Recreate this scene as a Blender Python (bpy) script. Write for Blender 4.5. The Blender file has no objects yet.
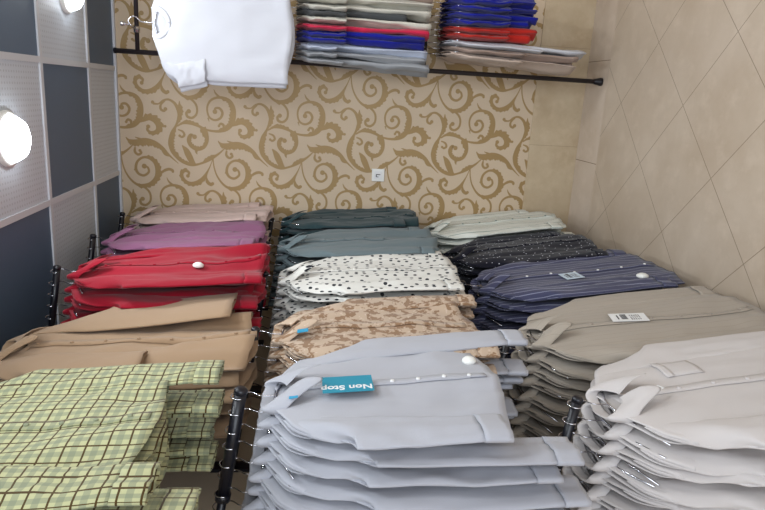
import bpy, bmesh, math, random
from mathutils import Vector, Matrix, noise
S = bpy.context.scene
C = S.collection
# ------------------------------------------------------------------ camera, world, exposure
CAM_H, WALL_Y, CEIL, F_PX = 1.7326, 3.926, 2.829, 630.1
R_ = Vector((0.05747287, -0.11542997, -0.99165155)); U_ = Vector((0.96769607, 0.25067997, 0.0269049)); D_ = Vector((-0.24548155, 0.9611636, -0.12610843))
cam_d = bpy.data.cameras.new('camera'); cam = bpy.data.objects.new('camera', cam_d); C.objects.link(cam)
cam_d.sensor_width = 36.0; cam_d.lens = F_PX / 765 * 36; cam_d.clip_start = 0.02
m4 = Matrix((R_, U_, -D_)).transposed().to_4x4(); m4.translation = Vector((0, 0, CAM_H)); cam.matrix_world = m4
S.camera = cam
S.view_settings.view_transform = 'Standard'; S.view_settings.look = 'None'; S.view_settings.gamma = 1
S.view_settings.exposure = -0.31
try: S.view_settings.use_curve_mapping = False
except Exception: pass
W = bpy.data.worlds.new('world'); S.world = W; W.use_nodes = True
W.node_tree.nodes['Background'].inputs[0].default_value = (0.80, 0.88, 1.0, 1)   # daylight through the open shop front
W.node_tree.nodes['Background'].inputs[1].default_value = 1.6
LAMP_W = 9.0
def area(name, loc, size, power, col, rot=(0, 0, 0), sy=None):
    d = bpy.data.lights.new(name, 'AREA'); d.energy = power; d.color = col; d.size = size
    if sy: d.shape = 'RECTANGLE'; d.size_y = sy
    o = bpy.data.objects.new(name, d); o.location = loc; o.rotation_euler = rot; C.objects.link(o); return o
area('added_front_fill', (0.6, -1.55, 1.7), 2.6, 75, (0.86, 0.93, 1.0), (math.radians(90), 0, 0), 2.2)  # added daylight-coloured fill behind the camera, raises the room's brightness

# ------------------------------------------------------------------ helpers
def lin(c): return tuple(((v/255)/12.92 if v/255 <= .04045 else ((v/255+.055)/1.055)**2.4) for v in c) + (1,)
def newmat(name, col=(200, 200, 200), rough=.8, metal=0, sheen=0, spec=.3):
    m = bpy.data.materials.new(name); m.use_nodes = True
    b = m.node_tree.nodes['Principled BSDF']
    b.inputs['Base Color'].default_value = lin(col); b.inputs['Roughness'].default_value = rough
    b.inputs['Metallic'].default_value = metal; b.inputs['Specular IOR Level'].default_value = spec
    b.inputs['Sheen Weight'].default_value = sheen
    return m
class NT:
    def __init__(s, m): s.t = m.node_tree; s.b = s.t.nodes['Principled BSDF']
    def n(s, typ, **kw):
        o = s.t.nodes.new(typ)
        for k, v in kw.items(): setattr(o, k, v)
        return o
    def l(s, a, b): s.t.links.new(a, b)
    def math(s, op, a, b=None, c=None):
        o = s.n('ShaderNodeMath', operation=op)
        for i, v in enumerate((a, b, c)):
            if v is None: continue
            if isinstance(v, (int, float)): o.inputs[i].default_value = v
            else: s.l(v, o.inputs[i])
        return o.outputs[0]
    def mix(s, f, a, b):
        o = s.n('ShaderNodeMix', data_type='RGBA')
        for i, v in ((0, f), (6, a), (7, b)):
            if isinstance(v, (int, float)): o.inputs[i].default_value = v
            elif isinstance(v, tuple): o.inputs[i].default_value = v
            else: s.l(v, o.inputs[i])
        return o.outputs[2]
    def uv(s, scale=(1, 1, 1), kind='UV', rot=0):
        tc = s.n('ShaderNodeTexCoord'); mp = s.n('ShaderNodeMapping'); mp.inputs['Scale'].default_value = scale
        mp.inputs['Rotation'].default_value = (0, 0, rot)
        s.l(tc.outputs[kind], mp.inputs[0]); return mp.outputs[0]
    def sep(s, v):
        o = s.n('ShaderNodeSeparateXYZ'); s.l(v, o.inputs[0]); return o.outputs
    def col(s, c): s.l(c, s.b.inputs['Base Color'])
    def line(s, x, period, width, off=0.0):     # 1 on a stripe of `width` repeated every `period`
        f = s.math('FRACT', s.math('MULTIPLY_ADD', x, 1/period, off))
        return s.math('LESS_THAN', f, width/period)
    def noise(s, v, scale, detail=3, rough=.5):
        o = s.n('ShaderNodeTexNoise'); o.inputs['Scale'].default_value = scale; o.inputs['Detail'].default_value = detail
        o.inputs['Roughness'].default_value = rough; s.l(v, o.inputs['Vector']); return o.outputs[0]
    def ramp(s, f, a, b):
        o = s.n('ShaderNodeMapRange'); o.inputs[1].default_value = a; o.inputs[2].default_value = b; s.l(f, o.inputs[0]); return o.outputs[0]
    def bump(s, h, strength, dist=.01):
        o = s.n('ShaderNodeBump'); o.inputs['Strength'].default_value = strength; o.inputs['Distance'].default_value = dist
        s.l(h, o.inputs['Height']); s.l(o.outputs[0], s.b.inputs['Normal'])

class MB:
    """collects verts / faces / uvs for one mesh"""
    def __init__(s): s.v = []; s.f = []; s.uv = []; s.mi = []
    def grid(s, P, UV=None, closed=False, mi=0, flip=False):
        """P[row][col] points"""
        o = len(s.v); R = len(P); K = len(P[0])
        for r in P: s.v += [tuple(q) for q in r]
        for i in range(R-1):
            for j in range(K if closed else K-1):
                j2 = (j+1) % K
                q = [o+i*K+j, o+i*K+j2, o+(i+1)*K+j2, o+(i+1)*K+j]
                u = [(0, 0)]*4
                if UV:
                    ua = UV[i][j]; ub = UV[i][j2]; uc = UV[i+1][j2]; ud = UV[i+1][j]
                    if closed and j2 == 0:
                        ub = (2*ua[0]-UV[i][j-1][0], ub[1]); uc = (2*ud[0]-UV[i+1][j-1][0], uc[1])
                    u = [ua, ub, uc, ud]
                if flip: q.reverse(); u = u[::-1]
                s.f.append(q); s.uv.append(u); s.mi.append(mi)
    def poly(s, pts, mi=0):
        o = len(s.v); s.v += [tuple(q) for q in pts]; s.f.append(list(range(o, o+len(pts)))); s.uv.append([(q[0], q[1]) for q in pts]); s.mi.append(mi)
    def box(s, c, d, M=None, mi=0):
        o = len(s.v); c = Vector(c)
        for k in range(8):
            p = Vector(((1 if k & 1 else -1)*d[0]/2, (1 if k & 2 else -1)*d[1]/2, (1 if k & 4 else -1)*d[2]/2))
            if M: p = M @ p
            s.v.append(tuple(p+c))
        for q in ((0, 2, 3, 1), (4, 5, 7, 6), (0, 1, 5, 4), (2, 6, 7, 3), (0, 4, 6, 2), (1, 3, 7, 5)):
            s.f.append([o+i for i in q]); s.uv.append([(0, 0)]*4); s.mi.append(mi)
    def tube(s, pts, r, n=8, cap=True, mi=0):
        pts = [Vector(p) for p in pts]; rs = r if isinstance(r, (list, tuple)) else [r]*len(pts)
        P = []; up = None
        for i, p in enumerate(pts):
            t = (pts[min(i+1, len(pts)-1)]-pts[max(i-1, 0)]).normalized()
            if up is None: up = t.orthogonal().normalized()
            up = (up - t*up.dot(t)).normalized(); b = t.cross(up)
            P.append([p+(up*math.cos(a)+b*math.sin(a))*rs[i] for a in [2*math.pi*k/n for k in range(n)]])
        o = len(s.v); s.grid(P, closed=True, mi=mi)
        if cap:
            s.f.append([o+k for k in range(n)][::-1]); s.uv.append([(0, 0)]*n); s.mi.append(mi)
            e = o+(len(pts)-1)*n; s.f.append([e+k for k in range(n)]); s.uv.append([(0, 0)]*n); s.mi.append(mi)
    def lathe(s, prof, c=(0, 0, 0), M=None, n=16, mi=0):
        P = []
        for r, h in prof:
            row = []
            for k in range(n):
                q = Vector((r*math.cos(2*math.pi*k/n), r*math.sin(2*math.pi*k/n), h))
                row.append((M @ q if M else q)+Vector(c))
            P.append(row)
        s.grid(P, closed=True, mi=mi)
    def build(s, name, mats, parent=None, smooth=True):
        me = bpy.data.meshes.new(name); me.from_pydata(s.v, [], s.f)
        ul = me.uv_layers.new(name='UVMap'); k = 0
        for u in s.uv:
            for a in u: ul.data[k].uv = a; k += 1
        for m in (mats if isinstance(mats, (list, tuple)) else [mats]): me.materials.append(m)
        me.polygons.foreach_set('material_index', s.mi)
        me.polygons.foreach_set('use_smooth', [smooth]*len(s.f)); me.update()
        o = bpy.data.objects.new(name, me); C.objects.link(o)
        if parent: o.parent = parent
        return o
def tag(o, label=None, cat=None, group=None, kind=None):
    if label: o['label'] = label
    if cat: o['category'] = cat
    if group: o['group'] = group
    if kind: o['kind'] = kind
    return o
def empty(name, loc=(0, 0, 0), rz=0):
    o = bpy.data.objects.new(name, None); o.empty_display_size = .05; o.location = loc; o.rotation_euler = (0, 0, rz); C.objects.link(o); return o
def copy_tree(o, parent=None):
    c = o.copy(); C.objects.link(c)
    for k in ('label', 'category', 'group'):
        if parent is None and k in c: del c[k]
    if parent: c.parent = parent
    for ch in o.children: copy_tree(ch, c)
    return c
def text_obj(txt, name, size, mat, parent, M, ext=.0004):
    cu = bpy.data.curves.new(name, 'FONT'); cu.body = txt; cu.size = size; cu.extrude = ext; cu.offset = .0007
    t = bpy.data.objects.new(name+'_tmp', cu); C.objects.link(t)
    me = bpy.data.meshes.new_from_object(t.evaluated_get(bpy.context.evaluated_depsgraph_get()))
    bpy.data.objects.remove(t); me.materials.clear(); me.materials.append(mat)
    o = bpy.data.objects.new(name, me); C.objects.link(o); o.parent = parent; o.matrix_local = M
    return o
def catmull(pts, n=7):
    out = []
    for i in range(len(pts)-1):
        p0 = pts[max(i-1, 0)]; p1 = pts[i]; p2 = pts[i+1]; p3 = pts[min(i+2, len(pts)-1)]
        for k in range(n):
            t = k/n
            out.append(tuple(.5*((2*b)+(c-a)*t+(2*a-5*b+4*c-d)*t*t+(3*b-a-3*c+d)*t**3) for a, b, c, d in zip(p0, p1, p2, p3)))
    out.append(tuple(pts[-1])); return out
def N3(x, y, z): return noise.noise(Vector((x, y, z)))

# ------------------------------------------------------------------ surface materials
def marble(name, base, dark, scale, rough):
    m = newmat(name, base, rough, spec=.4); t = NT(m); v = t.uv(kind='Object')
    a = t.ramp(t.noise(v, scale, 6, .62), .36, .66); b = t.ramp(t.noise(v, scale*3.7, 4, .6), .52, .72)
    t.col(t.mix(t.math('MULTIPLY', b, .35), t.mix(a, lin(dark), lin(base)), lin(tuple(min(255, c+16) for c in base))))
    return m, t
M_floor, tf = marble('beige_floor_tile', (198, 182, 164), (185, 167, 147), 2.2, .34)
def floor_grout():
    t = tf; src = t.b.inputs['Base Color'].links[0].from_socket
    x, y, z = t.sep(t.uv(kind='Object', rot=math.radians(45)))
    # tile 0.424 m laid diagonally, one corner at (0.034, 2.823)
    c = math.cos(math.radians(45)); ox = (0.034*c-2.823*c); oy = (0.034*c+2.823*c)
    T = .424; g = .0035
    a = t.line(x, T, g, -ox/T+.5*g/T); b = t.line(y, T, g, -oy/T+.5*g/T)
    t.col(t.mix(t.math('MULTIPLY', t.math('MAXIMUM', a, b), .75), src, lin((120, 102, 84))))
floor_grout()
M_dado, td = marble('beige_wall_tile', (196, 178, 150), (176, 154, 124), 3.2, .35)
def dado_joint():
    t = td; src = t.b.inputs['Base Color'].links[0].from_socket
    x, y, z = t.sep(t.uv(kind='Object'))
    t.col(t.mix(t.math('MULTIPLY', t.line(x, .60, .003, .42), .5), src, lin((130, 112, 90))))
dado_joint()
M_strip, ts = marble('pale_border_tile', (206, 190, 174), (194, 176, 158), 2.6, .22)
def strip_joint():
    t = ts; src = t.b.inputs['Base Color'].links[0].from_socket
    x, y, z = t.sep(t.uv(kind='Object'))
    t.col(t.mix(t.math('MULTIPLY', t.line(x, .60, .004, .55), .8), src, lin((96, 80, 66))))
strip_joint()
M_paper = newmat('cream_wallpaper', (203, 183, 158), .62, spec=.25)
t = NT(M_paper); t.bump(t.noise(t.uv((300, 60, 60), 'Object'), 3, 2), .06)
M_gold = newmat('gold_scroll_print', (160, 132, 88), .5, metal=.15, spec=.4)
M_plain = newmat('beige_plaster', (196, 180, 158), .85)
M_black = newmat('black_powder_coated_steel', (22, 22, 30), .32, spec=.5)
M_dark = newmat('dark_brown_steel', (40, 34, 36), .45, spec=.4)
M_chrome = newmat('chrome', (205, 205, 212), .18, metal=1)
M_white = newmat('white_plastic', (232, 232, 228), .35)
M_grey = newmat('dark_grey_mark', (70, 66, 70), .6)
M_paperwhite = newmat('white_card', (226, 226, 226), .6)
M_ink = newmat('black_print', (45, 45, 50), .7)
M_teal = newmat('teal_card', (48, 140, 165), .5)
M_bluepatch = newmat('blue_patch', (50, 150, 190), .6)
M_palecard = newmat('pale_blue_card', (196, 212, 226), .5)
M_tee = newmat('white_ceiling_grid', (205, 208, 214), .5)
# ceiling: checker of dark blue-grey panels and white perforated panels on a 0.595 m grid
M_ceil = newmat('checkered_ceiling_panel', (200, 200, 200), .45)
def ceil_mat():
    t = NT(M_ceil); x, y, z = t.sep(t.uv(kind='Object')); T = .595
    fx = t.math('MULTIPLY_ADD', x, 1/T, .5344/T); fy = t.math('MULTIPLY_ADD', y, 1/T, -2.86/T+20)
    fx = t.math('ADD', fx, 20.0)
    par = t.math('MODULO', t.math('ADD', t.math('FLOOR', fx), t.math('FLOOR', fy)), 2.0)
    k = 28.0
    dx = t.math('SUBTRACT', t.math('FRACT', t.math('MULTIPLY', fx, k)), .5); dy = t.math('SUBTRACT', t.math('FRACT', t.math('MULTIPLY', fy, k)), .5)
    dot = t.math('LESS_THAN', t.math('ADD', t.math('MULTIPLY', dx, dx), t.math('MULTIPLY', dy, dy)), .05)
    white = t.mix(t.math('MULTIPLY', dot, .38), lin((198, 205, 214)), lin((138, 142, 150)))
    t.col(t.mix(t.math('LESS_THAN', par, .5), white, lin((84, 102, 124))))
ceil_mat()

# ------------------------------------------------------------------ room shell
XL, XR, YF = -1.285, 2.3, -2.2
def structure(o): o['kind'] = 'structure'; return o
def plane(name, pts, mat, thick=None):
    b = MB(); b.poly(pts); o = b.build(name, mat, smooth=False); return structure(o)
def slab(name, lo, hi, mat):
    b = MB(); b.box([(a+c)/2 for a, c in zip(lo, hi)], [c-a for a, c in zip(lo, hi)]); return structure(b.build(name, mat, smooth=False))
slab('floor', (XL-.1, YF, -.12), (XR+.1, WALL_Y-.305, 0), M_floor)
slab('trim_1', (XL-.1, WALL_Y-.305, -.12), (XR+.1, WALL_Y+.1, 0.0), M_strip)
slab('ceiling', (XL-.1, YF, CEIL), (XR+.1, WALL_Y+.1, CEIL+.12), M_ceil)
slab('wall_left', (XL-.1, YF, 0), (XL, WALL_Y+.1, CEIL), M_plain)
slab('wall_right', (XR, YF, 0), (XR+.1, WALL_Y+.1, CEIL), M_plain)
slab('trim_2', (XL, WALL_Y-.008, 0), (XR, WALL_Y, .318), M_dado)
# tee-bar grid under the ceiling panels
b = MB(); T = .595
k = -2
for i in range(-2, 6):
    x = -.5344+i*T
    if XL < x < XR: b.box((x, (YF+WALL_Y)/2, CEIL-.003), (.026, WALL_Y-YF, .008))
for j in range(-9, 3):
    y = 2.86+j*T
    if YF < y < WALL_Y: b.box(((XL+XR)/2, y, CEIL-.0035), (XR-XL, .026, .008))
b.box(((XL+XR)/2, WALL_Y-.012, CEIL-.006), (XR-XL, .024, .014))
structure(b.build('trim_3', M_tee, smooth=False))

# back wall with its scroll-printed paper
def wall_back():
    b = MB(); b.box(((XL+XR)/2, WALL_Y+.05, CEIL/2), (XR-XL, .1, CEIL))
    # image->wall homography of the paper's repeat, worked out as metres on the wall
    def w(x, y):
        v = D_*F_PX + R_*(x-382.5) + U_*(255-y); s = WALL_Y/v.y; return (v.x*s, CAM_H+v.z*s)
    def c1(u, v): return w(330+u/6.375, 75+v/6.375)
    def c2(u, v): return w(330+u/6.375, 135+v/6.375)
    PX = 1/6.375*WALL_Y*1.02/F_PX     # size of one traced unit
    strokes = []   # (points, widths, lobes side, end-curl radius)
    A = lambda P: [c1(*q) for q in P]; B = lambda P: [c2(*q) for q in P]
    strokes.append((A([(135, 0), (138, 55), (152, 110), (180, 160), (215, 192), (255, 200), (300, 186), (335, 150), (346, 100), (335, 50), (300, 20), (262, 18), (228, 44), (216, 88), (230, 122), (262, 134), (292, 112), (288, 82), (268, 74)]),
        [7, 9, 11, 14, 18, 24, 25, 30, 30, 26, 20, 16, 17, 19, 18, 17, 16, 14, 12], -1, 15))
    strokes.append((A([(222, 192), (262, 214), (288, 252), (286, 300), (258, 326), (230, 318), (226, 294), (240, 286)]), [20, 16, 15, 15, 17, 18, 17, 15], 0, 13))
    strokes.append((A([(340, 150), (362, 126), (385, 106), (415, 96), (437, 104), (438, 112)]), [6, 12, 18, 20, 18, 13], 0, 8))
    strokes.append((A([(165, 378), (200, 358), (250, 360), (300, 380), (340, 400), (400, 409), (455, 398), (490, 364), (505, 320), (508, 270), (490, 226), (455, 205), (412, 202), (372, 222), (351, 265), (358, 318), (390, 340), (425, 328), (440, 296), (425, 268), (400, 268), (396, 288)]),
        [8, 18, 22, 18, 14, 18, 24, 30, 32, 28, 24, 20, 17, 15, 13, 13, 15, 17, 18, 17, 15, 13], 1, 14))
    strokes.append((A([(398, 150), (408, 176), (430, 200)]), [3, 12, 16], 0, 0))
    strokes.append((A([(358, 350), (352, 325)]), [3, 12], 0, 0))
    strokes.append((A([(480, 378), (515, 364), (550, 352), (582, 368), (598, 400), (585, 432), (552, 440), (532, 424), (538, 404)]), [10, 26, 34, 36, 36, 26, 20, 18, 16], 1, 12))
    strokes.append((A([(596, 398), (620, 404), (636, 402)]), [20, 10, 14], 0, 8))
    strokes.append((B([(318, 5), (336, 40), (338, 85), (315, 125), (272, 136), (236, 112), (226, 76), (242, 48), (264, 60)]), [40, 26, 20, 20, 24, 22, 22, 20, 16], -1, 14))
    strokes.append((B([(275, 130), (268, 150), (272, 168)]), [26, 18, 4], 0, 0))
    strokes.append((A([(188, 222), (186, 270), (180, 320), (160, 370), (132, 420), (118, 470), (118, 500)])+B([(130, 155), (172, 205), (232, 232), (290, 224), (345, 198), (400, 165), (440, 130)]),
        [4, 26, 24, 16, 26, 30, 28, 26, 22, 20, 14, 24, 14, 7], 1, 0))
    strokes.append((A([(30, 238), (62, 240), (92, 220), (125, 214), (158, 236), (178, 275), (182, 310)]), [16, 10, 13, 15, 19, 26, 22], 0, 0))
    strokes.append((A([(30, 238), (28, 230)]), [18, 12], 0, 10))
    strokes.append((A([(102, 222), (76, 246), (74, 272), (92, 284), (102, 272)]), [8, 14, 17, 16, 14], 0, 11))
    strokes.append((B([(186, 112), (206, 140), (220, 170), (240, 215), (262, 236)]), [6, 34, 44, 36, 12], 0, 0))
    strokes.append((B([(402, 84), (420, 106), (460, 114), (510, 108), (560, 118), (605, 148), (640, 192), (690, 244)]), [4, 20, 34, 40, 32, 22, 14, 4], -1, 0))
    strokes.append((B([(455, 84), (490, 100), (520, 108)]), [4, 18, 20], 0, 0))
    strokes.append((B([(600, 160), (622, 186), (648, 200)]), [5, 24, 8], 0, 0))
    strokes.append((B([(450, 145), (446, 172), (462, 190), (482, 180), (476, 166)]), [12, 17, 17, 16, 13], 0, 9))
    strokes.append((B([(372, 178), (340, 250), (300, 312), (255, 342), (212, 344), (180, 318), (174, 286), (195, 268), (216, 280), (208, 300)]), [5, 8, 24, 26, 22, 20, 20, 20, 17, 14], 1, 11))
    strokes.append((B([(318, 308), (322, 336), (342, 354), (352, 348)]), [8, 24, 22, 14], 0, 10))
    strokes.append((A([(168, 398), (195, 410), (204, 432), (188, 444), (176, 436)]), [8, 14, 16, 15, 13], 0, 8))
    strokes.append((A([(438, 396), (442, 372), (425, 362), (414, 376)]), [12, 18, 16, 13], 0, 8))
    strokes.append((A([(300, 385), (322, 400), (330, 440)]), [10, 36, 40], 0, 0))
    rnd = random.Random(4)
    cell = []
    for pts, ws, lobe, er in strokes:
        n = 6; P = catmull(pts, n); Wd = [w_[0] for w_ in catmull([(q,) for q in ws], n)]
        L = []; acc = 0
        for i, q in enumerate(P):
            a = P[max(i-1, 0)]; c = P[min(i+1, len(P)-1)]
            dx, dy = c[0]-a[0], c[1]-a[1]; d = math.hypot(dx, dy) or 1
            nx, ny = -dy/d, dx/d; h = Wd[i]*PX/2*.86
            if i: acc += math.hypot(q[0]-P[i-1][0], q[1]-P[i-1][1])
            saw = (acc/.021) % 1.0
            ext = h*(.25+.95*saw) if (lobe and Wd[i] > 19) else 0
            hl = h+(ext if lobe > 0 else 0); hr = h+(ext if lobe < 0 else 0)
            L.append(((q[0]+nx*hl, q[1]+ny*hl), (q[0]-nx*hr, q[1]-ny*hr)))
        cell.append((L, (P[-1], er*PX)))
    off = 0
    V1 = (0.0033, -.5315); V2 = (-.5299, -.2508)
    for i in range(-6, 5):
        for j in range(-7, 8):
            ox = i*V2[0]+j*V1[0]; oz = i*V2[1]+j*V1[1]
            if not (-1.7 < ox+.2 < 2.4 and -.1 < oz+1.2 < 3.0): continue
            for si, (L, (e, er)) in enumerate(cell):
                y = WALL_Y-.0004-.00003*si
                rows = [[(l[0]+ox, y, l[1]+oz), (r[0]+ox, y, r[1]+oz)] for l, r in L]
                if any(not (XL < q[0] < XR and 0 < q[2] < CEIL) for row in rows for q in row): 
                    rows = [[(min(max(q[0], XL), XR), q[1], min(max(q[2], .0), CEIL)) for q in row] for row in rows]
                b.grid(rows, mi=1)
                if er:
                    c0 = (min(max(e[0]+ox, XL), XR), min(max(e[1]+oz, 0), CEIL))
                    b.poly([(c0[0]+er*math.cos(a), y-.00001, c0[1]+er*math.sin(a)) for a in [2*math.pi*q/12 for q in range(12)]], mi=1)
    return structure(b.build('wall_back', [M_paper, M_gold], smooth=False))
wall_back()

# ------------------------------------------------------------------ cloth materials
def cloth(name, col, rough=.88, sheen=.15):
    m = newmat(name, col, rough, sheen=sheen, spec=.15); return m
def c_plain(name, col):
    m = cloth(name, col); t = NT(m)
    t.bump(t.noise(t.uv((1, 1, 1)), 240, 2), .12, .002); return m
def c_plaid():
    m = cloth('yellow_green_plaid_cloth', (200, 204, 152)); t = NT(m); x, y, z = t.sep(t.uv())
    c = t.mix(t.math('MULTIPLY', t.line(x, .042, .013, .2), .55), lin((182, 182, 140)), lin((122, 130, 110)))
    c = t.mix(t.math('MULTIPLY', t.line(y, .042, .013, .2), .55), c, lin((122, 130, 110)))
    c = t.mix(t.math('MAXIMUM', t.line(x, .042, .0042, .62), t.line(y, .042, .0042, .62)), c, lin((78, 60, 30)))
    t.col(c); return m
def c_dots(name, base, dot, scale, r, rand=.75):
    m = cloth(name, base); t = NT(m)
    o = t.n('ShaderNodeTexVoronoi'); o.voronoi_dimensions = '2D'; o.inputs['Scale'].default_value = scale; o.inputs['Randomness'].default_value = rand
    t.l(t.uv(), o.inputs['Vector'])
    t.col(t.mix(t.math('LESS_THAN', o.outputs['Distance'], r), lin(base), lin(dot))); return m
def c_camo():
    m = cloth('brown_leaf_print_cloth', (205, 176, 146)); t = NT(m); v = t.uv()
    a = t.noise(v, 27, 2.5, .55); b = t.noise(t.uv((1, 1, 1)), 60, 2)
    c = t.mix(t.ramp(a, .50, .53), lin((187, 165, 144)), lin((142, 112, 86)))
    c = t.mix(t.math('MULTIPLY', t.ramp(b, .62, .65), .6), c, lin((208, 190, 172))); t.col(c); return m
def c_stripe(name, base, st, period, w, amt=1.0, rough=.85):
    m = cloth(name, base, rough); t = NT(m); x, y, z = t.sep(t.uv())
    t.col(t.mix(t.math('MULTIPLY', t.line(x, period, w), amt), lin(base), lin(st))); return m
MT = {
 'mauve': c_plain('pale_mauve_cloth', (196, 172, 164)), 'purple': c_plain('purple_cloth', (136, 88, 118)), 'red': c_plain('red_cloth', (146, 12, 36)),
 'tan': c_plain('tan_cloth', (162, 135, 108)), 'plaid': c_plaid(),
 'green': c_plain('dark_green_cloth', (40, 60, 64)), 'teal': c_plain('slate_teal_cloth', (100, 113, 117)),
 'polka': c_dots('polka_dot_cloth', (214, 212, 206), (26, 28, 36), 25, .19), 'camo': c_camo(), 'bluegrey': c_plain('blue_grey_cloth', (173, 174, 182)),
 'mint': c_stripe('mint_striped_cloth', (213, 215, 206), (120, 136, 128), .05, .004), 'fleck': c_dots('black_flecked_cloth', (20, 20, 32), (190, 190, 200), 28, .085, 1.0),
 'navy': c_stripe('navy_striped_cloth', (66, 67, 92), (128, 130, 152), .030, .0045), 'stone': c_stripe('stone_grey_cloth', (164, 154, 142), (150, 140, 128), .03, .0015),
 'pale': c_plain('pale_grey_cloth', (198, 192, 190)),
 'white': c_plain('white_cotton', (198, 199, 206)), 'royal': c_plain('royal_blue_cloth', (20, 28, 138)), 'crimson': c_plain('crimson_cloth', (200, 40, 74)),
 'coral': c_plain('brick_red_cloth', (180, 38, 30)), 'ivory': c_plain('ivory_cloth', (200, 196, 184)), 'charcoal': c_plain('charcoal_cloth', (70, 72, 74)),
 'silver': c_plain('silver_grey_cloth', (150, 152, 156)), 'ice': c_plain('ice_blue_cloth', (180, 188, 206)), 'blush': c_plain('blush_beige_cloth', (196, 176, 162)), 'taupe': c_plain('taupe_cloth', (160, 138, 126)),
}

# ------------------------------------------------------------------ shirts
# local frame: origin at the neck, +X = front of the shirt, Y = across the shoulders, Z up
NR, NC = 30, 36
def ztop(y, slope=.48):
    a = abs(y)
    if a < .065: return .0
    return -(a-.065)*slope - max(0, a-(.17 if slope > .4 else .215))**2*14
class Body:
    def __init__(s, L, hw, seed, amp=1.0, tilt=.10, flare=.02):
        s.L, s.hw, s.sd, s.amp, s.tilt, s.flare = L, hw, seed, amp, tilt, flare
    def fold(s, y, z, side):
        d = min(1, max(0, -z)/s.L); q = s.sd*3.17+side*11
        n = N3(y*10+q, z*1.4, q)*1.0+.55*N3(y*21+q, z*2.6+y*2, q+4)+.35*N3(y*9+z*9, z*8-y*5, q+9)
        r1 = .4-1.5*abs(N3(y*7+z*3+q, z*2.2-y*3, q+2))
        return s.amp*(n+.9*r1)*(.004+.013*d)
    def halfw(s, z):
        d = min(1, max(0, -z)/s.L)
        return s.hw - .012*math.sin(min(1, d*2.4)*math.pi) + s.flare*d + .006*N3(z*6, s.sd, 2)
    def lean(s, z): return s.tilt*max(0, -z)
    def x_front(s, y, z):
        e = min(1, abs(y)/s.halfw(z)); d = min(1, max(0, -z)/s.L)
        th = (.006+.013*min(1, d*5))*math.sqrt(max(0, 1-e**4))
        return th + s.fold(y, z, 0)*math.sqrt(max(0, 1-e**6)) + s.lean(z)
    def x_back(s, y, z):
        e = min(1, abs(y)/s.halfw(z)); d = min(1, max(0, -z)/s.L)
        th = (.006+.010*min(1, d*5))*math.sqrt(max(0, 1-e**4))
        return -th + s.fold(y, z, 1)*.7*math.sqrt(max(0, 1-e**6)) + s.lean(z)
    def mesh(s, mat, parent, neck=True, slope=.48):
        b = MB(); P = []; UV = []
        for i in range(NR+1):
            t = (i/NR)**1.25; row = []; uv = []
            for k in range(2*NC):
                front = k < NC
                u = -math.cos(math.pi*(k/(NC) if front else (k-NC)/NC))
                if not front: u = -u
                y0 = u*s.hw; zt = ztop(y0, slope)
                if neck and abs(y0) < .065:
                    zt -= (.075 if front else .012)*(1-(abs(y0)/.065)**2)
                zb = -s.L + .018*N3(y0*5, s.sd*2.3, 8) - .012*math.cos(u*math.pi)*(1 if front else 1.3)
                z = zt*(1-t)+zb*t; y = u*s.halfw(z) if i else y0
                x = s.x_front(y, z) if front else s.x_back(y, z)
                row.append((x, y, z)); uv.append((y+(0 if front else 1.013), z))
            P.append(row); UV.append(uv)
        b.grid(P, UV, closed=True, flip=True)
        # fix the seam u jump on the two side columns
        for q in range(len(b.uv)):
            us = [a[0] for a in b.uv[q]]
            if max(us)-min(us) > .3:
                mn = max(us) if max(us) > .9 and False else min(us)
                b.uv[q] = [(a[0] if abs(a[0]-mn) < .3 else mn+.003, a[1]) for a in b.uv[q]]
        o = b.build('body', mat, parent); thick(o); return o
def thick(o, t=.0016):
    m = o.modifiers.new('cloth_thickness', 'SOLIDIFY'); m.thickness = t; m.offset = 0
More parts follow.
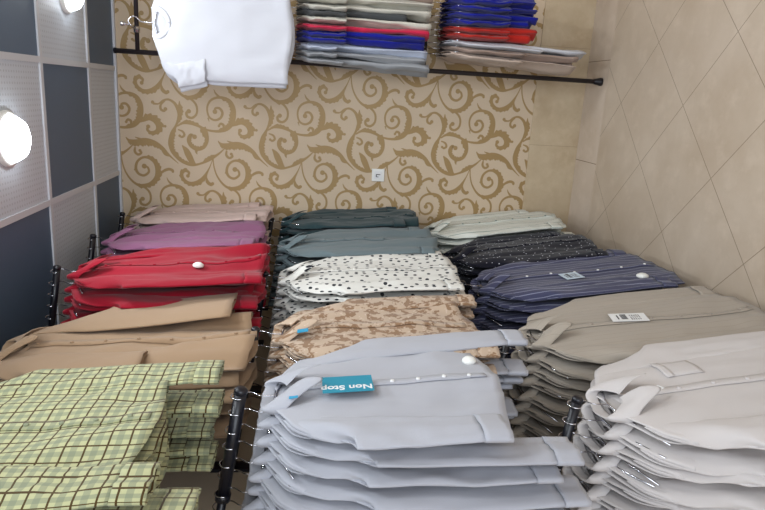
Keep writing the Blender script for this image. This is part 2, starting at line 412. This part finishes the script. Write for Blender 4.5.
def sleeve(body, side, length, mat, parent, seed, splay=.05, fwd=.0, cuff=True, wide=.076, end=.054, slope=.48, roll=0.0):
    y0 = side*(body.hw-.035); z0 = ztop(y0, slope)+.003
    n, K = 26, 22; P = []; UV = []; last = None
    for i in range(n+1):
        t = (i/n)**1.2; zc = z0-length*t; sm = min(1, t/.34); sh = 1-sm*sm*(3-2*sm)
        yc = y0 + side*(.030*(1-sh) + splay*t) + .010*N3(t*3, seed, 1)*t
        hy = (.052*sh + (1-sh)*(wide*(1-t)+end*t))
        hx = .0012+.0088*min(1, t*5)
        xc = body.lean(zc)+.003+.010*min(1, t*4)+fwd*t+.010*N3(t*2.2, seed, 5)*t
        row = []; uv = []
        for k in range(K):
            a = 2*math.pi*k/K; ca, sa = math.cos(a), math.sin(a)
            y = yc+side*hy*ca; z = zc+sh*(ztop(y, slope)-ztop(yc, slope))+(.006*N3(ca*2, seed, 4)*t)
            rg = N3(ca*1.3+t*2.2+seed*3, t*3.4-ca, seed)
            w = .009*min(1, t*5)*(.8*N3(ca*1.1+seed*5, t*2.4, seed)+.9*(.35-abs(rg)*1.6)+.35*N3(ca*3+t*4, t*9, seed+2))
            x = xc+hx*sa+w*math.sqrt(max(0, 1-ca**4))
            row.append((x, y, z)); uv.append((a/(2*math.pi)*4*wide+.21*side, z))
        P.append(row); UV.append(uv); last = (xc, yc, zc)
    b = MB(); b.grid(P, UV, closed=True, flip=side > 0); o = b.build('sleeve', mat, parent); thick(o)
    if cuff:
        b = MB(); PC = []; UC = []
        for q in range(6):
            row = []; uv = []
            for k in range(K):
                x, y, z = P[n][k]; a = 2*math.pi*k/K
                row.append((last[0]+(x-last[0])*1.12+.0016*math.sin(a)+.0005*math.copysign(1, math.sin(a)), last[1]+(y-last[1])*1.02, z+.007-.0125*q+.003*N3(math.cos(a)*2, seed, q*.3)))
                uv.append((a/(2*math.pi)*4*wide+.05, z-.0125*q))
            PC.append(row); UC.append(uv)
        b.grid(PC, UC, closed=True, flip=side > 0); c = b.build('cuff', mat, o); thick(c, .0024)
    return o
def collar(body, mat, parent, seed, big=1.0):
    b = MB(); P = []; UV = []; M = 40; acc = 0; rx, ry = .022, .066
    for i in range(M+1):
        ph = .10+(2*math.pi-.20)*i/M; c, s_ = math.cos(ph), math.sin(ph)
        zb = -.012 - .058*max(0, c)**1.5 + (.0 if c > 0 else .006*-c)
        e = min(i, M-i)/M; tip = math.exp(-(e/.085)**2)
        r = lambda k: (rx*c*k, ry*s_*k)
        xo = body.x_front(ry*s_, zb)*max(0, c)*.9
        nz = .006*N3(ph*1.7, seed, 3)
        a0 = (*r(1.0), zb); a1 = (*r(.93), zb+.026+nz); a2 = (*r(1.0), zb+.036+nz); a3 = (*r(1.22), zb+.026+nz)
        out = 1.5+.12*tip
        dy = math.copysign(.026*tip, s_)*big
        a4 = (rx*c*out+.004+.010*tip+xo, ry*s_*(1.18+.16*min(1,big))+dy*.5, zb+.004-.012*tip*big+nz)
        a5 = (rx*c*out+.003+.012*tip+xo, ry*s_*(1.22+.23*min(1,big))+dy, zb-(.012+.010*min(1,big))-.040*tip*big+nz+.006*N3(ph*3, seed, 7))
        P.append([(q[0]+.002, q[1], q[2]) for q in (a0, a1, a2, a3, a4, a5)])
        UV.append([(ph*.06, k*.02) for k in range(6)])
    b.grid(P, UV); o = b.build('collar', mat, parent); thick(o, .0022)
    m = o.modifiers.new('round', 'SUBSURF'); m.levels = 1; m.render_levels = 1
    return o
def on_front(body, b, y0, y1, z0, z1, off, nz=14, ny=3, mi=0):
    P = []; UV = []
    for i in range(nz+1):
        z = z0+(z1-z0)*i/nz
        row = [(body.x_front(y0+(y1-y0)*j/ny, z)+off, y0+(y1-y0)*j/ny, z) for j in range(ny+1)]
        P.append(row); UV.append([(q[1]+.007, q[2]) for q in row])
    b.grid(P, UV, mi=mi)
def front_details(body, root, mat, btn, pocket=False, nb=7):
    b = MB(); on_front(body, b, -.016, .016, -.085, -body.L+.012, .0035, 26, 2); o = b.build('button_placket', mat, root); thick(o, .002)
    for k in range(nb):
        z = -.105-(body.L-.16)*k/(nb-1)
        d = MB(); d.lathe([(0, .0042), (.0045, .0042), (.0058, .003), (.0058, .0)], (body.x_front(0, z)+.0042, 0, z), Matrix.Rotation(math.pi/2, 3, 'Y'), 12)
        d.build('button', btn, root)
    if pocket:
        b = MB(); on_front(body, b, .065, .155, -.21, -.315, .003, 8, 5); o = b.build('chest_pocket', mat, root); thick(o, .002)
        b = MB(); on_front(body, b, .063, .157, -.205, -.228, .0055, 3, 5); f = b.build('pocket_hem', mat, o); thick(f, .002)
def frame_at(body, y, z, off):
    """local frame on the shirt front, x axis = up (world Z), y axis = toward -Y, normal = +X"""
    e = .02
    x = body.x_front(y, z)+off
    nrm = Vector((1, 0, (body.x_front(y, z-.05)-body.x_front(y, z+.05))/.10)).normalized()
    up = (Vector((0, 0, 1))-nrm*nrm.z).normalized(); lf = nrm.cross(up)
    return Matrix((up, lf, nrm)).transposed().to_4x4(), Vector((x, y, z)), up, lf, nrm
def card(root, body, name, y, z, h, wdt, mat, off=.012, rot=0.0, stripe=None):
    """a flat card on the shirt front; long side h runs up the shirt before rot"""
    M, p, up, lf, nr = frame_at(body, y, z, off)
    M.translation = p; M = M @ Matrix.Rotation(rot, 4, 'Z')
    b = MB(); b.box((0, 0, 0), (h, wdt, .0012)); o = b.build(name, mat, root, smooth=False); o.matrix_local = M
    return o
def printed_lines(parent, h, wdt, mat, seed):
    b = MB(); r = random.Random(seed)
    for k in range(5):                                   # lines of small print
        for q in range(3): b.box((-h*.30+k*h*.06, -wdt*.22+q*wdt*.22+wdt*.04*r.random(), .0009), (h*.022, wdt*(.10+.09*r.random()), .0006))
    y = -wdt*.34
    while y < wdt*.30:                                   # barcode
        w = wdt*r.choice((.02, .035, .05)); b.box((h*.13, y+w/2, .0009), (h*.17, w, .0006)); y += w+wdt*r.choice((.025, .04))
    b.box((h*.30, 0, .0009), (h*.035, wdt*.5, .0006))
    return b.build('printed_lines', mat, parent, smooth=False)
def security_tag(root, body, y, z, r=.02):
    M, p, up, lf, nr = frame_at(body, y, z, .004)
    b = MB(); b.lathe([(r*.9, 0), (r, .004), (r*.93, .009), (r*.6, .0145), (r*.2, .017), (0, .0173)], n=20)
    o = b.build('security_tag', M_white, root); M.translation = p; o.matrix_local = M; o['label'] = 'round white plastic security tag'; return o

def make_shirt(kind, mat, L, hw, seed, front, tilt, ls, lsn, splay=(.05, .05), slope=.48, btn=None, pocket=False, big=1.0, amp=1.0, cuff=True, wide=.076, end=.054, collared=True, fwd=(.0, .0), flare=.02, placket=True, name='long_sleeved_shirt'):
    root = empty(name); B = Body(L, hw, seed, amp, tilt, flare); B.mesh(mat, root, slope=slope)
    sleeve(B, 1, ls, mat, root, seed+1, splay[1], fwd[1], cuff, wide, end, slope); sleeve(B, -1, lsn, mat, root, seed+2, splay[0], fwd[0], cuff, wide, end, slope)
    if collared: collar(B, mat, root, seed, big if front else .35)
    if front and placket: front_details(B, root, mat, btn or mat, pocket)
    return root, B

# ------------------------------------------------------------------ hangers and arms
def make_hanger(arm_dz=.088, hook_r=.0205):
    root = empty('wire_hanger')
    b = MB(); pts = [(0, 0, -.012), (0, 0, .02), (0, .004, .035), (0, hook_r, .055)]
    for k in range(11):
        a = math.radians(-20+k*22); pts.append((0, hook_r*math.cos(a), arm_dz-.005+hook_r*math.sin(a)))
    b.tube(catmull(pts, 3), .0019, 6); b.build('hook', M_chrome, root)
    b = MB()
    P = [(0, -.19, -.075), (0, -.12, -.04), (0, -.03, -.012), (0, 0, -.008), (0, .03, -.012), (0, .12, -.04), (0, .19, -.075)]
    b.tube(P, .0028, 6); b.build('shoulder_wire', M_chrome, root)
    return root
HANGER0 = make_hanger(); HANGER0_used = [False]
ARM_SLOPE = .15
def make_arm(y, z, x0, label, rs):
    root = empty('clothes_bar', (XL, y, z+ARM_SLOPE*(x0-XL)))
    def P(d): return (d, 0, -ARM_SLOPE*d)
    L = x0-XL
    b = MB(); b.box((.006, 0, 0), (.012, .05, .14)); b.build('mounting_plate', M_black, root, smooth=False)
    b = MB(); b.tube([P(.01), P(L-.28)], .0125, 12); b.build('rod', M_black, root)
    b = MB(); b.tube([P(L-.31), P(L-.002)], rs, 14); b.build('rod_sleeve', M_black, root)
    b = MB(); b.tube([P(L-.315), P(L-.295)], rs+.004, 14); b.build('collar_ring', M_black, root)
    b = MB(); b.tube([P(L-.004), P(L+.006), P(L+.011)], [rs+.0015, rs+.0015, rs-.004], 14); b.build('end_cap', M_black, root)
    tag(root, label, 'clothes bar', 'clothes bars on the left wall')
    return root

ORD = ['outermost', 'second', 'third', 'fourth', 'fifth', 'sixth', 'seventh', 'eighth', 'ninth', 'tenth']
# key: name, desc, tier, x0, yc, zneck, count, pitch, shirt kw
G = [
 dict(k='mauve', d='pale mauve', x=-.745, y=3.64, z=2.665, n=4, L=.74, hw=.20, ls=.57, lsn=.58, amp=1.6, dn=-.08),
 dict(k='purple', d='dusty purple', x=-.75, y=3.10, z=2.655, n=5, L=.73, hw=.21, ls=.57, lsn=.60, amp=1.8, dn=-.07),
 dict(k='red', d='bright red', x=-.745, y=2.52, z=2.61, n=6, L=.72, hw=.22, ls=.62, lsn=.62, amp=2.2, dn=-.10),
 dict(k='tan', d='tan', x=-.845, y=1.96, z=2.655, n=6, L=.77, hw=.205, ls=.64, lsn=.42, wide=.135, end=.125, cuff=False, fw=.045, spl=.0, amp=1.6, dn=-.03),
 dict(k='plaid', d='yellow-green plaid', x=-.785, y=1.33, z=2.65, n=6, L=.60, hw=.22, ls=.60, lsn=.54, wide=.085, end=.062, spl=.03),
 dict(k='green', d='dark green', x=-.745, y=3.64, z=1.835, n=5, L=.76, hw=.20, ls=.58, lsn=.56, amp=1.5),
 dict(k='teal', d='slate teal', x=-.76, y=3.10, z=1.83, n=7, L=.76, hw=.215, ls=.62, lsn=.60, amp=1.4),
 dict(k='polka', d='white polka-dot', x=-.765, y=2.57, z=1.805, n=6, L=.72, hw=.22, ls=.60, lsn=.58, dn=-.07),
 dict(k='camo', d='brown leaf-print', x=-.785, y=1.98, z=1.80, n=7, L=.64, hw=.22, ls=.60, lsn=.54, dn=-.09, amp=1.4),
 dict(k='bluegrey', d='pale blue-grey', x=-.765, y=1.50, z=1.80, n=9, L=.57, hw=.225, ls=.63, lsn=.415, dn=.085, spl=.04, fw=.01, thick=.0165),
 dict(k='mint', d='mint-white pinstriped', x=-.775, y=3.64, z=.985, n=6, L=.77, hw=.21, ls=.57, lsn=.60),
 dict(k='fleck', d='black white-flecked', x=-.80, y=3.12, z=.965, n=7, L=.74, hw=.215, ls=.56, lsn=.60),
 dict(k='navy', d='navy striped', x=-.80, y=2.62, z=.945, n=8, L=.82, hw=.225, ls=.66, lsn=.62),
 dict(k='stone', d='stone grey', x=-.79, y=1.98, z=.935, n=9, L=.82, hw=.225, ls=.68, lsn=.60),
 dict(k='pale', d='very pale grey', x=-.76, y=1.44, z=.925, n=9, L=.74, hw=.225, ls=.64, lsn=.58, pocket=True),
]
PITCH = .047
def hang_group(g, gi):
    k = g['k']; mat = MT[k]; ztier = g['z']; rnd = random.Random(gi*13+5)
    btn = {'navy': M_paperwhite, 'bluegrey': M_paperwhite}.get(k, mat)
    kw = {a: g[a] for a in ('amp', 'pocket', 'wide', 'end', 'cuff') if a in g}
    low = ztier < 1.5
    tilt = .13 if low else .06
    root0, B = make_shirt(k, mat, g['L'], g['hw'], gi*10+1, True, tilt, g['ls'], g['lsn'], (.045, g.get('spl', .015)), btn=btn, fwd=(.012, g.get('fw', .0)), **kw)
    kw.pop('pocket', None)
    var = [make_shirt(k, mat, g['L']+dl, g['hw']+dw, gi*10+3+v, False, tilt*.85, g['ls']+da, g['lsn']+db, (.04+.02*v, .01+.015*v), **kw)[0]
           for v, (dl, dw, da, db) in enumerate([(-.01, .004, .0, .09+g.get('dn', 0)), (.012, -.004, .02, .055+g.get('dn', 0)), (-.02, .0, .0, .12+g.get('dn', 0))])]
    used = [False]*3
    where = 'on the upper row' if ztier > 2.3 else 'on the middle row' if ztier > 1.5 else 'on the lower row'
    arm_z = ztier+.088-.0205-.005+.0165
    make_arm(g['y'], arm_z, g['x']+.012, 'black metal wall bar holding the %s shirts %s' % (g['d'], where), g.get('thick', .0135))
    for i in range(g['n']):
        x = g['x']-PITCH*i; z = ztier+ARM_SLOPE*PITCH*i
        dy = rnd.uniform(-.012, .012) if i else 0
        if i == 0: r = root0
        else:
            v = (i-1) % 3
            if not used[v]: r = var[v]; used[v] = True
            else: r = copy_tree(var[v])
        r.location = (x, g['y']+dy, z); r.rotation_euler = (rnd.uniform(-.03, .03) if i else 0, 0 if i == 0 else rnd.uniform(-.012, .02), rnd.uniform(-.08, .08) if i else 0)
        place = 'facing the aisle %s' % where if i == 0 else '%s in from the aisle on its bar' % ORD[i]
        tag(r, '%s long-sleeved shirt, %s' % (g['d'], place if i else 'outermost on its bar, '+place), 'shirt', '%s shirts on one bar' % g['d'])
        if not HANGER0_used[0]: h = HANGER0; HANGER0_used[0] = True
        else: h = copy_tree(HANGER0)
        h.location = (x, g['y']+dy, z); h.rotation_euler = (0, 0, rnd.uniform(-.15, .15))
        tag(h, 'chrome wire hanger inside the %s %s shirt from the aisle' % (ORD[i], g['d']), 'hanger', 'hangers of the %s shirts' % g['d'])
    for v in range(3):
        if not used[v]:
            for o in list(var[v].children_recursive)+[var[v]]: bpy.data.objects.remove(o)
    return root0, B
HUNG = {}
for gi, g in enumerate(G): HUNG[g['k']] = hang_group(g, gi)
# tags on the outermost shirts
def tags():
    r, B = HUNG['bluegrey']
    c = card(r, B, 'brand_tag', -.035, -.19, .128, .088, M_teal, .022)
    Mt = Matrix.Translation((-.062, .010, .0010)); text_obj('Non Stop', 'lettering', .033, M_paperwhite, c, Mt)
    c['label'] = 'teal card tag with white lettering'
    security_tag(r, B, .10, -.54)
    b = card(r, B, 'neck_patch', -.075, -.055, .022, .016, M_bluepatch, .022)
    security_tag(HUNG['red'][0], HUNG['red'][1], -.05, -.47, .022)
    r, B = HUNG['navy']; c = card(r, B, 'price_tag', -.05, -.40, .085, .085, M_palecard, .012, .1); printed_lines(c, .085, .085, M_grey, 2)
    card(c, Body(.1, .1, 0, 0, 0), 'white_half', 0, 0, .01, .01, M_paperwhite) if False else None
    security_tag(r, B, -.16, -.67, .026)
    r, B = HUNG['stone']; c = card(r, B, 'price_tag', .02, -.36, .125, .075, M_paperwhite, .012, -.2); printed_lines(c, .125, .075, M_ink, 3)
    r, B = HUNG['pale']; card(r, B, 'size_label', -.03, -.12, .03, .02, M_paperwhite, .03, .4)
    r, B = HUNG['camo']; card(r, B, 'neck_patch', -.09, -.075, .035, .028, M_bluepatch, .03)
tags()

# ------------------------------------------------------------------ garment rack on the right
def rack():
    root = empty('garment_rack', (.15, 3.70, 0))
    def post(x):
        b = MB(); b.tube([(x, 0, .012), (x, 0, 2.76)], .0135, 12); o = b.build('upright_post', M_dark, root)
        b = MB(); b.lathe([(.0, .0), (.024, .0), (.024, .012), (.019, .03), (.0155, .05)], (x, 0, 0), n=14); b.build('foot', M_black, o)
        b = MB(); b.lathe([(.0155, 2.755), (.0155, 2.768), (.0, 2.772)], (x, 0, 0), n=12); b.build('post_cap', M_black, o)
    post(0); post(1.15)
    for z in (2.645, 1.885, 1.075):
        b = MB(); b.tube([(0, 0, z), (1.15, 0, z)], .0115, 12); b.build('rail', M_dark, root)
    tag(root, 'dark metal garment rack standing against the wallpapered wall', 'rack')
rack()
# thin garments hung edge-on from the rails: (material, description, x, hem length, sleeve?, dy)
def rail_group(items, rail_z, z_drop, groupname, tier):
    for i, (k, d, x, L, ls, hw, sl) in enumerate(items):
        B0 = make_shirt(k, MT[k], L, hw, 300+i*7+int(rail_z*10), False, .0, ls, ls, (.0, .0), slope=.35, cuff=False, wide=.085, end=.075, collared=False, name='hanging_top', amp=2.0, flare=.03)[0]
        B0.location = (x, 3.70, rail_z-.088-.0+.009); B0.rotation_euler = (0, sl, math.pi)
        tag(B0, d, 'top', groupname)
        h = copy_tree(HANGER0); h.location = (x, 3.70, rail_z-.088+.009+.005)
        tag(h, 'hanger of the '+d.split(',')[0], 'hanger', 'hangers on the '+tier+' rail')
rail_group([
 ('silver', 'silver-grey top, nearest the black post on the middle rail', .175, .74, .24, .17, -.03),
 ('silver', 'second silver-grey top in from the black post', .205, .72, .20, .18, -.02),
 ('ice', 'ice blue top between silver-grey and royal blue ones', .235, .72, .2, .18, .0),
 ('royal', 'royal blue top on the middle rail beneath the crimson edge', .275, .70, .24, .19, .0),
 ('royal', 'second royal blue top on the middle rail', .30, .70, .24, .19, .0),
 ('crimson', 'crimson top squeezed between royal blue and white tops', .335, .72, .24, .19, .0),
 ('ivory', 'ivory top beside the crimson top on the middle rail', .375, .73, .24, .19, .0),
 ('charcoal', 'charcoal top between two ivory tops', .405, .60, .24, .18, .0),
 ('ivory', 'ivory top right of the charcoal top', .435, .73, .24, .19, .0),
 ('ivory', 'ivory top at the photo edge on the middle rail', .475, .73, .24, .19, .0),
 ('taupe', 'taupe top at the far right of the middle rail', .515, .73, .24, .19, .0)], 1.885, 0, 'tops on the middle rail', 'middle')
rail_group([
 ('blush', 'blush beige top nearest the black post on the low rail', .245, .76, .40, .17, -.04),
 ('taupe', 'taupe top between blush and white ones on the low rail', .275, .76, .40, .18, -.02),
 ('white', 'long white top beside the brick red one on the low rail', .305, .80, .5, .18, -.02),
 ('coral', 'brick red top on the low rail', .345, .47, .3, .19, .0),
 ('coral', 'second brick red top on the low rail, beside the blue ones', .375, .50, .3, .19, .0),
 ('royal', 'royal blue top beside the brick red tops on the low rail', .415, .46, .3, .19, .0),
 ('royal', 'second royal blue top from the brick red ones on the low rail', .45, .50, .3, .19, .0),
 ('royal', 'third royal blue top from the brick red ones on the low rail', .485, .50, .3, .19, .0),
 ('royal', 'fourth royal blue top from the brick red ones on the low rail', .52, .48, .3, .19, .0)], 1.075, 0, 'tops on the low rail', 'low')
# white T-shirts facing the shop from the top rail
def tshirt(y, z, label, dx=0, seed=70):
    root = empty('t_shirt', (.285+dx, y, z), -math.pi/2)
    B = Body(.68, .272, seed, .9, .03, -.012); B.mesh(MT['white'], root, slope=.33)
    for s in (1, -1): sleeve(B, s, .20, MT['white'], root, seed+s+2, -.052, .006, False, .062, .056, .33)
    b = MB(); P = []
    for i in range(33):
        a = 2*math.pi*i/32; c, s_ = math.cos(a), math.sin(a)
        zb = -.006-.075*max(0, c)**1.3
        P.append([(.013*c+(.004 if c > 0 else -.003), .068*s_, zb+.010), (.015*c+(.006 if c > 0 else -.004), .076*s_, zb-.002), (.015*c+(.007 if c > 0 else -.004), .084*s_, zb-.014)])
    b.grid(P, flip=True); o = b.build('neck_band', MT['white'], root); thick(o, .002)
    tag(root, label, 't-shirt', 'white t-shirts on the top rail'); return root
tshirt(3.44, 2.505, 'white short-sleeved t-shirt hanging flat at the front of the top rail')
tshirt(3.475, 2.50, 'white t-shirt just behind the front one, only its hem and edge showing', -.02, 75)
def peg():
    root = empty('hook_hanger', (.285, 3.44, 2.505))
    b = MB(); b.tube(catmull([(0, 0, -.01), (0, 0, .05), (.018, .0, .075), (.022, .0, .095), (0, .0, .115), (-.022, .0, .10)], 4), .003, 8); b.build('hook', M_chrome, root)
    b = MB(); b.tube([(-.20, 0, -.075), (-.05, 0, -.02), (0, 0, -.008), (.05, 0, -.02), (.20, 0, -.075)], .004, 8); b.build('shoulder_bar', M_chrome, root)
    tag(root, 'chrome hanger holding the white t-shirt at the top rail', 'hanger')
    r2 = empty('display_hook', (.265, 3.70, 2.645))
    b = MB(); b.tube([(0, -.012, 0), (0, -.30, -.035), (0, -.315, -.015)], .005, 8); b.build('hook_rod', M_chrome, r2)
    b = MB(); b.tube([(-.016, 0, 0), (.016, 0, 0)], .0165, 12); b.build('clamp', M_chrome, r2)
    b = MB(); b.lathe([(0, -.012), (.009, -.009), (.012, 0), (.009, .009), (0, .012)], (0, -.315, -.012), n=12); b.build('ball_tip', M_chrome, r2)
    tag(r2, 'chrome display hook clamped on the top rail above the white t-shirts', 'hook')
peg()
# wall switch on the wallpaper
def wall_switch():
    root = empty('wall_switch', (-.486, WALL_Y, 1.276))
    b = MB(); b.box((0, -.005, 0), (.078, .010, .078)); o = b.build('plate', M_white, root, smooth=False)
    bv = o.modifiers.new('round_edges', 'BEVEL'); bv.width = .003; bv.segments = 2
    b = MB(); b.box((0, -.0115, 0), (.050, .004, .050)); b.build('rocker', M_paperwhite, root, smooth=False)
    b = MB(); b.box((.004, -.0142, 0), (.005, .0015, .026)); b.box((-.003, -.0142, .012), (.016, .0015, .005)); b.box((-.010, -.0142, .005), (.004, .0015, .014)); b.build('dark_mark', M_grey, root, smooth=False)
    tag(root, 'small square white wall switch on the gold scroll wallpaper', 'switch')
wall_switch()
# ceiling lamps
M_glow = newmat('lamp_glow', (255, 255, 255), .5)
nb = M_glow.node_tree.nodes['Principled BSDF']; nb.inputs['Emission Color'].default_value = (.88, .95, 1, 1); nb.inputs['Emission Strength'].default_value = 14
def ceiling_lamp(x, y, label, power, r=.085):
    root = empty('ceiling_lamp', (x, y, CEIL))
    b = MB(); b.lathe([(r*1.22, 0), (r*1.22, -.012), (r*1.05, -.02), (r, -.014)], n=28); b.build('trim_ring', M_white, root)
    b = MB(); b.lathe([(r, -.014), (r*.98, -.035), (r*.8, -.058), (r*.45, -.072), (0, -.076)], n=28); b.build('bulb_cover', M_glow, root)
    d = bpy.data.lights.new('lamp_light', 'AREA'); d.energy = power; d.color = (.90, .96, 1); d.shape = 'DISK'; d.size = r*2
    o = bpy.data.objects.new('lamp_light', d); C.objects.link(o); o.location = (0, 0, -.082); o.parent = root
    tag(root, label, 'lamp', 'round ceiling lamps')
ceiling_lamp(-.235, 2.505, 'large glowing ceiling lamp in the white panel nearer the shirts', LAMP_W)
ceiling_lamp(.35, 3.20, 'glowing ceiling lamp above the white t-shirts by the back wall', LAMP_W*.4, .06)
for q, (x, y, l) in enumerate([(.355, 1.93, 'added unseen ceiling lamp above the aisle, next toward the viewer from the glowing pair'), (-.235, 1.34, 'added unseen ceiling lamp above the aisle beside the plaid shirts'),
        (.95, 2.53, 'added unseen ceiling lamp over the bare tiled floor by the garment rack'), (.95, 1.34, 'added unseen ceiling lamp over the middle of the bare tiled floor'), (1.54, 1.93, 'added unseen ceiling lamp nearest the right wall'), (.355, .74, 'added unseen ceiling lamp almost straight above the viewer')]):
    ceiling_lamp(x, y, l, LAMP_W*(.45 if x < 0 else 1))  # these lamps are out of frame, added only to brighten the room
